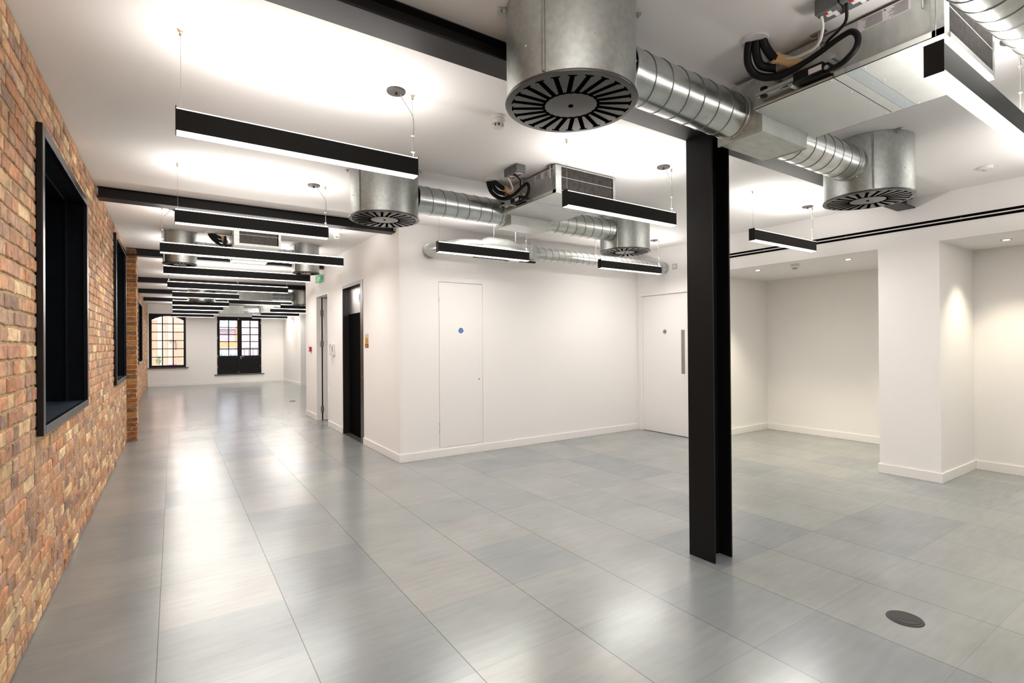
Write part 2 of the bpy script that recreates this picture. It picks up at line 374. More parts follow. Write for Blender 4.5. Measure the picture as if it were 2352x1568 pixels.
# right side: door wall, alcoves, pier, bulkhead
D2 = (4.97, 6.02, 0, 2.31)
mb = MB()
mb.box(XW, XW+.15, D2[1], YC, 0, H); mb.box(XW, XW+.15, D2[0], D2[1], D2[3], H); mb.box(XW, XW+.15, 4.80, D2[0], 0, H)
mb.box(XW+.15, 8.55, 4.80, 4.95, 0, H)                                  # alcove side
mb.box(8.40, 8.55, 2.48, 4.80, 0, H)                                    # alcove back
mb.box(XW, 8.55, 1.93, 2.48, 0, H)                                      # pier
mb.box(7.66, 7.81, -4.0, 1.93, 0, H)                                    # second alcove back
mb.box(XW, 8.40, 2.48, 4.80, 2.505, H); mb.box(XW, 7.66, -4.0, 1.93, 2.505, H)  # bulkhead over both alcoves
struct(mb.build('wall_right', M['wall']))
struct(MB().box(-1.0, 8.55, -4.1, -4.0, 0, H).build('wall_back', M['wall']))
# baseboards
def base(name, segs): 
    mb = MB()
    for s in segs: mb.box(*s, 0, .102)
    return struct(mb.build(name, M['trim'], bevel=.003))
b = .014
base('baseboard_core_front', [(XC-b, XW-b, YC-b, YC)])
base('baseboard_core_aisle', [(XC-b, XC, YC, LF[0]), (XC-b, XC, LF[1], D1[0]), (XC-b, XC, D1[1], YC2)])
base('baseboard_right', [(XW-b, XW, D2[1], YC-b), (XW-b, XW, 4.80-b, D2[0]), (XW, 8.40, 4.80-b, 4.80), (8.40-b, 8.40, 2.48+b, 4.80-b), (XW, 8.40-b, 2.48, 2.48+b), (XW-b, XW, 1.93-b, 2.48+b), (XW, 7.66, 1.93-b, 1.93), (7.66-b, 7.66, -4.0, 1.93-b)])
base('baseboard_far', [(XB2+.02, 3.75, YF-b, YF)])
struct(MB().prism([(3.76-b,22.6),(3.86-b,19.72-b),(8,19.72-b),(8,19.72),(3.86,19.72),(3.76,22.6)], lambda a,b_,d:(a,b_,d), 0, .102).build('baseboard_far_right', M['trim']))
base('baseboard_back', [(-.6, 7.6, -4.0, -4.0+b)])

# ------------------------------------------------------------------ steel lined windows in the brick wall
def lined_window(n, y0, y1, z0, z1, x, top):
    root = struct(bpy.data.objects.new('window_%d' % n, None)); col.objects.link(root); root.location = (x, y0, z0)
    dy, dz, D, L_ = y1-y0, z1-z0, .33, .034
    mb = MB()                                                            # lining boxes inside the opening
    mb.box(-D, .03, 0, .012, 0, dz); mb.box(-D, .03, dy-.012, dy, 0, dz); mb.box(-D, .03, .012, dy-.012, dz-.012, dz)
    mb.box(-D-.02, -D, 0, dy, 0, dz)
    mb.build('reveal_lining', M['navy'], root)
    MB().box(-D, .03, .012, dy-.012, 0, .012).build('sill', M['navysill'], root)
    mb = MB(); f0, f1 = .008, .036                                        # proud face frame
    mb.box(f0, f1, -L_, .022, -L_, dz+L_); mb.box(f0, f1, dy-.022, dy+L_, -L_, dz+L_)
    mb.box(f0, f1, .022, dy-.022, dz-.022, dz+L_); mb.box(f0, f1, .022, dy-.022, -L_, .014)
    mb.build('face_frame', M['steel'], root, bevel=.003)
    mb = MB(); mb.box(-.10, -.085, .012, .03, .012, dz-.012); mb.box(-.10, -.085, dy-.03, dy-.012, .012, dz-.012); mb.box(-.10, -.085, .03, dy-.03, dz-.03, dz-.012)
    mb.build('inner_stop', M['black'], root)
    return root
lined_window(2, *WIN[0], XB, 0); lined_window(3, *WIN[1], XB, 0); lined_window(4, *WIN3[0], XB2, 0)

# ------------------------------------------------------------------ arched window at the far end
def far_window():
    root = struct(bpy.data.objects.new('window_1', None)); col.objects.link(root); root.location = (0, YF, 0)
    gx0, gx1, gz0, spring, crown = -.655, .314, .765, 2.43, 2.585
    mb = MB(); y0, y1 = .05, .13
    mb.box(WF[0], gx0, y0, y1, WF[2], WF[3]); mb.box(gx1, WF[1], y0, y1, WF[2], WF[3]); mb.box(gx0, gx1, y0, y1, WF[2], gz0)
    n = 18; arc = []
    for k in range(n+1):
        t = k/n; x = gx0 + (gx1-gx0)*t; arc.append((x, spring + (crown-spring)*(1-(2*t-1)**2)))
    for k in range(n):
        (a, za), (c, zc) = arc[k], arc[k+1]
        mb.prism([(a, za), (c, zc), (c, WF[3]), (a, WF[3])], lambda p, q, d: (p, d, q), y0, y1)
    mb.build('frame', M['black'], root)
    mb = MB()
    for x in (-.333, -.006): mb.box(x-.016, x+.016, y0+.015, y1-.02, gz0, crown+.01)
    mb.build('mullion', M['black'], root)
    mb = MB()
    for z in (2.292, 1.991, 1.676, 1.371, 1.068): mb.box(gx0, gx1, y0+.016, y1-.022, z-.014, z+.014)
    mb.build('glazing_bar', M['black'], root)
    MB().box(gx0-.01, gx1+.01, y0+.035, y0+.041, gz0-.01, crown+.02).build('pane', M['glass'], root)
    MB().box(WF[0]-.03, WF[1]+.08, -.06, .06, WF[2]-.022, WF[2]-.002).build('sill', M['black'], root)
far_window()

def french_door():
    root = struct(bpy.data.objects.new('door_1', None)); col.objects.link(root); root.location = (0, YF, 0)
    x0, x1, z0, z1 = DF; y0, y1 = .04, .11; mid = 2.165
    MB().box(x0, x0+.035, y0, y1+.02, z0, z1).box(x1-.035, x1, y0, y1+.02, z0, z1).box(x0+.035, x1-.035, y0, y1+.02, z1-.05, z1).build('frame', M['black'], root)
    for s, (a, c, g0, g1) in enumerate(((x0+.035, mid-.0005, 1.494, 2.097), (mid+.0005, x1-.035, 2.248, 2.842))):
        mb = MB(); zg0, zg1 = 1.08, 2.455
        mb.box(a, g0, y0, y1-.01, z0, z1-.05); mb.box(g1, c, y0, y1-.01, z0, z1-.05); mb.box(g0, g1, y0, y1-.01, zg1, z1-.05)
        mb.box(g0, g1, y0, y1-.01, .93, zg1-1.375); mb.box(g0, g1, y0, y1-.01, z0, .56); mb.box(g0, g1, y0+.02, y1-.02, .56, .93)
        for k in range(6): q = g0+.03 + (g1-g0-.06)*k/5; mb.box(q-.006, q+.006, y0+.01, y0+.02, .57, .92)
        leaf = mb.build('door_leaf', M['black'], root)
        mb = MB(); xm = (g0+g1)/2; mb.box(xm-.017, xm+.017, y0+.012, y1-.025, zg0, zg1)
        for k in range(1, 5): zz = zg0 + (zg1-zg0)*k/5; mb.box(g0, g1, y0+.013, y1-.026, zz-.016, zz+.016)
        mb.build('glazing_bar', M['black'], leaf)
        MB().box(g0, g1, y0+.03, y0+.036, zg0, zg1).build('pane', M['glass'], leaf)
        for zz in (.60, 1.02, 1.72, 2.34):
            xx = a-.02 if s == 0 else c+.006
            MB().box(xx, xx+.014, y0-.012, y0, zz, zz+.10).build('hinge', M['stainless'], leaf)
    h = MB(); h.cyl((2.21, y0, 1.035), (0,-1,0), .026, .01, 16); h.tube([(2.21, y0-.01, 1.035), (2.21, y0-.05, 1.035), (2.33, y0-.05, 1.035)], .010, 8)
    h.build('handle', M['stainless'], root, smooth=True)
    MB().cyl((2.215, y0, .975), (0,-1,0), .026, .012, 16).build('keyhole_cover', M['stainless'], root, smooth=True)
    for zz in (2.52, .43): MB().cyl((mid-.03, y0, zz), (0,-1,0), .02, .012, 12).build('bolt_knob', M['stainless'], root, smooth=True)
    MB().box(x0-.085, x1+.10, -.05, .05, z0-.022, z0-.002).build('sill', M['black'], root)
french_door()

# ------------------------------------------------------------------ doors of the core and the door wall
def flush_panel():
    root = struct(bpy.data.objects.new('door_2', None)); col.objects.link(root); root.location = (PNL[0], YC, PNL[2])
    w_, h_ = PNL[1]-PNL[0], PNL[3]-PNL[2]
    MB().box(.004, w_-.004, -.001, .04, .004, h_-.006).build('door_leaf', M['door'], root)
    MB().box(0, w_, .05, .06, 0, h_).build('gap_blackout', M['void'], root)  # black sheet added so the gap around the panel reads as shade
    for zz in (.22, .30, 1.93): MB().box(.0005, .0045, -.002, .02, zz-.03, zz+.03).build('hinge', M['stainless'], root)
    sg = MB(); sg.cyl((.323, -.001, 1.531), (0,-1,0), .036, .002, 32); s_ = sg.build('door_sign', M['blue'], root, smooth=True); s_['label'] = 'round blue fire door sign'
    text_mesh('sign_lettering', 'Fire door\nkeep\nlocked', .0165, M['white'], s_, (.323, -.0034, 1.532), (PI/2, 0, 0))
    MB().cyl((.598, -.001, .871), (0,-1,0), .008, .003, 12).build('keyhole', M['void'], root)
flush_panel()

def white_door():
    root = struct(bpy.data.objects.new('door_3', None)); col.objects.link(root); root.location = (XW, 0, 0)
    y0, y1, z1 = D2[0], D2[1], D2[3]
    MB().box(-.012, .12, y0, y0+.06, 0, z1).box(-.012, .12, y1-.065, y1, 0, z1).box(-.012, .12, y0+.06, y1-.065, z1-.055, z1).build('door_frame', M['trim'], root, bevel=.002)
    MB().box(.08, .12, y0+.06, y1-.065, .0005, z1-.055).build('gap_blackout', M['void'], root)  # unseen sheet added to block outside light leaking under the leaf
    leaf = MB().box(.022, .066, y0+.063, y1-.068, .008, z1-.058).build('door_leaf', M['door'], root)
    p_ = MB().box(.0195, .022, 5.105, 5.17, .983, 1.671).build('pull_plate', M['stainless'], leaf); p_['label'] = 'tall stainless pull plate'
    sg = MB().cyl((.022, 5.49, 1.65), (-1,0,0), .036, .002, 24).build('door_sign', M['stainless'], leaf, smooth=True); sg['label'] = 'small round grey door sign'
    mb = MB()
    for q in (-.011, .011): mb.cyl((.020, 5.49+q, 1.65), (-1,0,0), .0075, .001, 12)
    mb.build('sign_mark', M['ink'], sg)
white_door()

def ajar_door():
    root = struct(bpy.data.objects.new('door_4', None)); col.objects.link(root); root.location = (XC, 0, 0)
    y0, y1, z1 = D1[0], D1[1], D1[3]
    MB().box(-.012, .13, y0, y0+.03, 0, z1).box(-.012, .082, y1-.03, y1, 0, z1).box(-.012, .13, y0+.03, y1-.03, z1-.035, z1).build('door_frame', M['trim'], root)
    MB().box(.082, .104, y1-.02, y1+.05, 0, z1).build('hinge_gap_shade', M['void'], root)  # solid black strip, painted shade of the gap between jamb and leaf
    leaf = MB().box(.0, .84, -.044, 0, .008, z1-.05).build('door_leaf', M['door'], root, loc=(.104, y1-.03, 0)); leaf.rotation_euler = (0,0,math.radians(-2))
    for zz in (.22, 1.50, 2.10): MB().box(-.042, .008, -.048, .03, zz-.055, zz+.055).build('hinge', M['stainless'], leaf)
ajar_door()

def lift():
    root = struct(bpy.data.objects.new('door_5', None)); col.objects.link(root); root.location = (XC, 0, 0)
    y0, y1, z1 = LF[0], LF[1], LF[3]
    MB().box(-.006, .11, y0, y0+.13, 0, z1).box(-.006, .11, y1-.025, y1, 0, z1).box(-.006, .11, y0+.13, y1-.025, z1-.05, z1).build('lift_frame', M['darkstain'], root, bevel=.002)
    hd = MB().box(.085, .11, y0+.13, y1-.03, 1.98, z1-.05).build('header_panel', M['stainless'], root)
    sg = MB().box(.078, .085, 7.82, 7.98, 2.14, 2.28).build('floor_display', M['whiteplastic'], hd)
    MB().box(.076, .078, 7.865, 7.945, 2.17, 2.25).build('display_screen', M['blue'], sg)
    MB().box(.095, .115, y0+.13, (y0+y1)/2+.05, .01, 1.98).build('lift_door', M['liftdoor'], root)
    MB().box(.10, .12, (y0+y1)/2+.05, y1-.02, .01, 1.98).build('lift_door', M['liftdoor'], root)
    MB().box(.0, .12, y0+.13, y1-.025, 0, .006).build('threshold', M['carpet'], root)
    MB().cyl((-.006, y0+.04, 1.0), (-1,0,0), .018, .004, 16).build('call_button', M['stainless'], root)
lift()

# ------------------------------------------------------------------ steel frame
def i_beam(yc, x0, x1, label):
    mb = MB(); L_ = x1-x0
    mb.box(0, L_, -.082, .082, -.11, -.097); mb.box(0, L_, -.006, .006, -.097, -.0005); mb.box(0, L_, -.06, .06, -.006, -.0005)
    o = mb.build('steel_beam', M['beam'], loc=(x0, yc, H), bevel=.002)
    return tag(o, label, 'beam', 'black steel ceiling beams')
i_beam(2.21, XB+.015, XW, 'black steel beam across the ceiling carried by the freestanding black column')
i_beam(6.245, XB+.015, XC, 'black steel ceiling beam ending at the top corner of the white lift block')
i_beam(9.88, XB+.015, XC, 'black steel ceiling beam landing on the brick pilaster')
i_beam(13.9, XB2+.015, 7.9, 'black steel ceiling beam, first one beyond the brick pilaster')
i_beam(16.7, XB2+.015, 7.9, 'black steel ceiling beam, second one beyond the brick pilaster')
i_beam(19.5, XB2+.015, 7.9, 'black steel ceiling beam nearest the arched window')
t = thing('steel_column', 'tall black steel H-section column standing alone on the tiled floor', 'column', (3.09, 2.18, 0))
MB().box(-.10, -.086, -.10, .10, 0, 2.889).build('flange', M['black'], t, bevel=.002)
MB().box(.086, .10, -.10, .10, 0, 2.889).build('flange', M['black'], t, bevel=.002)
MB().box(-.086, .086, -.006, .006, 0, 2.889).build('web', M['black'], t)

# ------------------------------------------------------------------ pendant lights
def make_pendant(L_, right=True):
    """root at centre of the underside; long axis x"""
    root = bpy.data.objects.new('pendant_light', None); col.objects.link(root); root.empty_display_size = .1
    w2, hh = .032, .122; e = L_/2
    mb = MB(); mb.box(-e, e, -w2, -w2+.004, .006, hh-.014); mb.box(-e, e, w2-.004, w2, .006, hh-.014)
    mb.box(-e, -e+.004, -w2, w2, 0, hh); mb.box(e-.004, e, -w2, w2, 0, hh); mb.box(-e+.004, e-.004, -w2+.004, w2-.004, .05, .054)
    mb.build('housing', M['housing'], root)
    MB().box(-e+.004, e-.004, -w2+.001, w2-.001, 0, .006).build('lower_diffuser', M['led'], root)
    MB().prism([(-.028, hh-.0145), (.028, hh-.0145), (.008, hh-.0005), (-.008, hh-.0005)], lambda a, b_, d: (d, a, b_), -e+.004, e-.004).build('upper_diffuser', M['led'], root)   # ridged opal lens
    tl = math.radians(35)
    for nm, yy, z, rx, k, sy in (('lower_tube', 0, -.0008, 0, DOWN, .056), ('upper_tube', .0187, hh-.0065, PI-tl, UP/2, .023), ('upper_tube', -.0187, hh-.0065, PI+tl, UP/2, .023)):
        ld = bpy.data.lights.new(nm, 'AREA'); ld.shape = 'RECTANGLE'; ld.size = L_-.01; ld.size_y = sy; ld.energy = k*L_; ld.color = WARM
        lo = bpy.data.objects.new(nm, ld); col.objects.link(lo); lo.parent = root; lo.location = (0,yy,z); lo.rotation_euler = (rx,0,0)
    top = H - 2.497
    for s in (-1, 1):
        xx = s*(e-.022)
        c = MB().cyl((xx, 0, hh-.002), (0,0,1), .0011, top-hh-.02, 6).build('suspension_wire', M['wire'], root)
        MB().revolve([(.004,0),(.007,.004),(.007,.02),(.011,.021),(.011,.028)], (xx, 0, top-.0285), (0,0,1), 12).build('ceiling_anchor', M['brass'], c, smooth=True)
    s = 1 if right else -1; xx = s*(e-.022); xc = xx - s*.105
    k = MB().revolve([(.053,0),(.056,.003),(.056,.012)], (xc, 0, top-.0125), (0,0,1), 32); k.cyl((xc, 0, top-.030), (0,0,1), .009, .02, 12)
    k.build('ceiling_canopy', M['canopy'], root, smooth=True)
    pts = spline([(xc+s*.03, 0, top-.012), (xc+s*.04, 0, top-.04), (xx-s*.025, .0, top-.09), (xx+s*.004, .002, top-.14), (xx+s*.008, .003, top-.20), (xx+s*.003, .003, hh+.10), (xx+s*.004, .003, hh)], 6)
    cb = MB().tube(pts, .0032, 8).build('power_cable', M['cable'], root, smooth=True)
    for zz in (top-.115, hh+.13, hh+.03): MB().box(xx-.008, xx+.01, -.005, .008, zz, zz+.004).build('cable_tie', M['whiteplastic'], cb)
    return root
P_S = make_pendant(1.235); P_L = make_pendant(1.97, False); used = {}
def pendant(kind, x0, x1, y, label, grp):
    proto = P_S if kind == 's' else P_L
    o = proto if kind not in used else copy_tree(proto); used[kind] = 1
    o.location = ((x0+x1)/2, y, 2.497); tag(o, label, 'pendant light', grp)
g1 = 'linear pendants along the brick wall'; g2 = 'linear pendants over the open office floor'; g3 = 'linear pendants in the far bay on the right'
pendant('s', .012, 1.247, 2.922, 'black linear pendant light hanging largest and nearest in the row along the brick wall', g1)
pendant('s', .012, 1.247, 5.075, 'black linear pendant light, second from the camera in the row along the brick wall', g1)
pendant('l', -.12, 1.85, 6.76, 'extra long black linear pendant, the third from the camera along the brick wall', g1)
pendant('l', -.115, 1.855, 8.72, 'long black linear pendant directly in front of the brick pilaster, fourth in the row', g1)
pendant('l', -.10, 1.90, 10.80, 'long black linear pendant just beyond the brick pilaster, fifth in the row', g1)
for y, lab in ((12.76, 'short black linear pendant, sixth in the row along the brick wall, below the two-metre ones'), (15.22, 'short black linear pendant partly behind the far left round diffuser, seventh in the row'),
               (17.08, 'short black linear pendant, third from last in the row leading to the arched window'), (19.14, 'short black linear pendant, second to last in the row leading to the arched window'),
               (21.33, 'short black linear pendant right before the arched window, last in the row')):
    pendant('s', -.018, 1.217, y, lab, g1)
pendant('s', 2.44, 3.665, .722, 'black linear pendant light cut by the right edge below the spiral duct', g2)
pendant('s', 2.44, 3.665, 2.935, 'black linear pendant light in front of the middle fan coil unit, left of the column', g2)
pendant('s', 2.445, 3.68, 5.16, 'black linear pendant light over the flush white cupboard door', g2)
pendant('s', 4.85, 6.085, 5.12, 'black linear pendant light by the white door with the pull plate', g2)
pendant('s', 4.86, 6.095, 2.925, 'black linear pendant light right of the black column near the slot grille', g2)
pendant('s', 2.50, 3.735, 15.45, 'far pendant half hidden behind the right-hand far round diffuser', g3)
pendant('s', 2.50, 3.735, 17.25, 'second pendant of the far right bay, cut off by the white wall end', g3)
pendant('s', 2.50, 3.735, 19.30, 'third pendant of the far right bay, wholly in view', g3)
pendant('s', 2.45, 3.685, 21.25, 'last pendant of the far right bay, above the black french door', g3)
for x in (.012, 4.86): pendant('s', x, x+1.235, .722, 'added unseen linear pendant overhead, %s of the photographer' % ('left' if x < 1 else 'right'), g2)  # row continued out of view, added to light the foreground
for x in (.012, 2.44, 4.86): pendant('s', x, x+1.235, -1.45, 'added unseen linear pendant behind the photographer, %s' % {.012: 'by the brick wall', 2.44: 'mid room', 4.86: 'by the alcove'}[x], g2)  # unseen row behind the camera, added for its light

# ------------------------------------------------------------------ swirl diffusers on drums
def make_drum(R):
    root = bpy.data.objects.new('swirl_diffuser', None); col.objects.link(root); root.empty_display_size = .1
    hb = .435                                                            # root at the plate; top at the ceiling
    mb = MB(); mb.revolve([(R-.006,.012),(R-.006,hb-.001)], (0,0,0), (0,0,1), 72)
    a = math.radians(208); mb.box(math.cos(a)*R-.006, math.cos(a)*R+.004, math.sin(a)*R-.004, math.sin(a)*R+.004, .02, hb-.02)
    for d in (10, 100, 190, 250, 310):
        a = math.radians(d); mb.revolve([(.006,0),(.004,.004)], (math.cos(a)*(R-.007), math.sin(a)*(R-.007), .16 if d % 20 else .30), (math.cos(a), math.sin(a), 0), 8)
    mb.build('drum', M['galv'], root, smooth=True)
    pl = MB(); pl.revolve([(R-.008,0),(R,.002),(R+.002,.007),(R,.014),(R-.03,.014)], (0,0,0), (0,0,1), 72)
    pl.cyl((0,0,-.003), (0,0,1), .011*R/.3, .004, 12, 1)
    n = 24
    for k in range(n):
        th = 2*PI*k/n; r0, r1 = R*.40, R*.90; ww = R*.034
        ca, sa = math.cos(th), math.sin(th); off = R*.10                 # slots lean off the radius
        p0 = Vector((ca*r0, sa*r0, 0)) + Vector((-sa, ca, 0))*0; p1 = Vector((ca*r1, sa*r1, 0)) + Vector((-sa, ca, 0))*off
        d = (p1-p0).normalized(); nrm = Vector((-d.y, d.x, 0))
        q = [p0+nrm*ww, p1+nrm*ww, p1-nrm*ww, p0-nrm*ww]
        pl.prism([(v.x, v.y) for v in q], lambda a_, b_, z_: (a_, b_, z_), -.0012, .001, 1)
        for pe, sg in ((p0, 1), (p1, -1)):
            q = [pe+nrm*ww*1.9, pe+nrm*ww*1.9+d*sg*R*.02, pe-nrm*ww*1.9+d*sg*R*.02, pe-nrm*ww*1.9]
            pl.prism([(v.x, v.y) for v in q], lambda a_, b_, z_: (a_, b_, z_), -.0014, .001, 1)
    pl.build('swirl_plate', [M['swirl'], M['void']], root, smooth=True)
    for d in (60, 150, 240, 330):
        a = math.radians(d); c, s = math.cos(a), math.sin(a)
        lg = MB(); lg.box(-.002, .035, -.014, .014, hb-.006, hb-.003); lg.box(-.002, .001, -.014, .014, hb-.03, hb-.003); lg.cyl((.02,0,hb-.02), (0,0,1), .005, .0195, 8)
        o = lg.build('hanger_lug', M['galv'], root, loc=(c*(R-.004), s*(R-.004), 0)); o.rotation_euler = (0,0,a)
    return root
dr = {}
def drum(R, x, y, label):
    key = R
    o = make_drum(R) if key not in dr else copy_tree(dr[key]); dr.setdefault(key, o)
    o.location = (x, y, H-.435); tag(o, label, 'air diffuser', 'round swirl diffusers hanging from the ceiling')
drum(.30, 1.525, 1.79, 'big galvanised drum diffuser with dark slotted plate, nearest, top centre')
drum(.30, 4.50, 1.755, 'galvanised drum swirl diffuser right of the black column below the right fan coil unit')
drum(.30, 1.545, 4.325, 'galvanised drum swirl diffuser below the right end of the nearest pendant')
drum(.30, 4.55, 4.36, 'galvanised drum swirl diffuser left of the column, beyond the middle pendant')
drum(.20, .08, 8.16, 'small galvanised drum diffuser by the brick wall behind the long pendants')
drum(.20, 1.69, 8.22, 'small galvanised drum diffuser near the green exit sign')
drum(.30, .586, 14.85, 'distant drum diffuser in the middle of the brick wall lamp row')
drum(.30, 2.99, 14.85, 'distant drum diffuser cut by the end of the white aisle wall')
drum(.30, .637, 21.70, 'farthest drum diffuser on the left, seen edge-on before the arched window')
drum(.30, 3.005, 21.70, 'farthest drum diffuser on the right, seen above the french door')

# ------------------------------------------------------------------ spiral ducts
def spiral_duct(p0, p1, r, label, pitch=.125, collars=(True, True), name='spiral_duct', grp='spiral wound galvanised ducts'):
    p0, p1 = Vector(p0), Vector(p1); L_ = (p1-p0).length; a = (p1-p0)/L_
    root = thing(name, label, 'duct', p0, 0, grp)
    prof = [(r, 0), (r, L_)]
    MB().revolve(prof, (0,0,0), a, 56).build('duct_wall', M['galv_spiral'], root, smooth=True)
    t_ = Vector((0,0,1)); u = a.cross(t_).normalized(); v = a.cross(u); pts = []; n = int(L_/pitch*40)
    for k in range(n+1):
        th = 2*PI*k/40; d = min(pitch*k/40, L_); pts.append(a*d + (u*math.cos(th) + v*math.sin(th))*(r+.0005))
    if n > 2: MB().tube(pts, .0030, 6).build('spiral_seam', M['seam'], root, smooth=True)
    for s, on in zip((0, 1), collars):
        if on:
            o0 = .0 if s == 0 else L_-.05
            mb = MB(); mb.revolve([(r+.001, 0),(r+.004,.002),(r+.004,.046),(r+.001,.048)], a*o0, a, 48)
            for d in range(0, 360, 60):
                th = math.radians(d); nn = u*math.cos(th)+v*math.sin(th); mb.revolve([(.004,0),(.002,.003)], a*(o0+.025)+nn*(r+.004), nn, 6)
            mb.build('end_collar', M['galv_spiral'], root, smooth=True)
    return root
def drum_edge(cx, R, s): return cx + s*(R-.012)
AZ = 2.795
spiral_duct((drum_edge(1.525,.3,1), 1.765, AZ), (2.766, 1.765, AZ), .123, 'spiral duct from the nearest drum to the right fan coil unit')
spiral_duct((3.226, 1.765, AZ), (drum_edge(4.5,.3,-1), 1.765, AZ), .123, 'short spiral duct right of the column, between plenum and drum')
spiral_duct((drum_edge(1.545,.3,1), 4.335, AZ), (2.80, 4.335, AZ), .123, 'spiral duct from the drum at the white corner to the middle fan coil unit')
spiral_duct((3.29, 4.335, AZ), (drum_edge(4.55,.3,-1), 4.335, AZ), .123, 'short spiral duct below the middle pendant, left of the column')
spiral_duct((drum_edge(.08,.2,1), 8.18, 2.80), (.70, 8.18, 2.80), .10, 'thin spiral duct right of the small drum by the brick wall')
spiral_duct((1.14, 8.18, 2.80), (drum_edge(1.69,.2,-1), 8.18, 2.80), .10, 'thin spiral duct left of the small drum near the exit sign')
spiral_duct((drum_edge(.586,.3,1), 14.82, 2.79), (1.41, 14.82, 2.79), .123, 'distant spiral duct hidden by the lamp row')
spiral_duct((2.17, 14.82, 2.79), (drum_edge(2.99,.3,-1), 14.82, 2.79), .123, 'distant spiral duct beside the drum at the white wall end')
spiral_duct((drum_edge(.637,.3,1), 21.61, 2.79), (1.42, 21.61, 2.79), .123, 'farthest spiral duct on the left')
spiral_duct((2.20, 21.61, 2.79), (drum_edge(3.005,.3,-1), 21.61, 2.79), .123, 'farthest spiral duct, above the french door')
sp = spiral_duct((1.75, .60, 2.80), (5.0, .395, 2.80), .125, 'spiral duct crossing the top right corner in front of the coil', pitch=.115)
for q in (.35, 2.9):
    MB().box(-.012, .012, -.128, -.125, 0, .2).box(-.012, .012, .125, .128, 0, .2).build('hanger_strap', M['galv'], sp, loc=(q, -.063*q, 0))

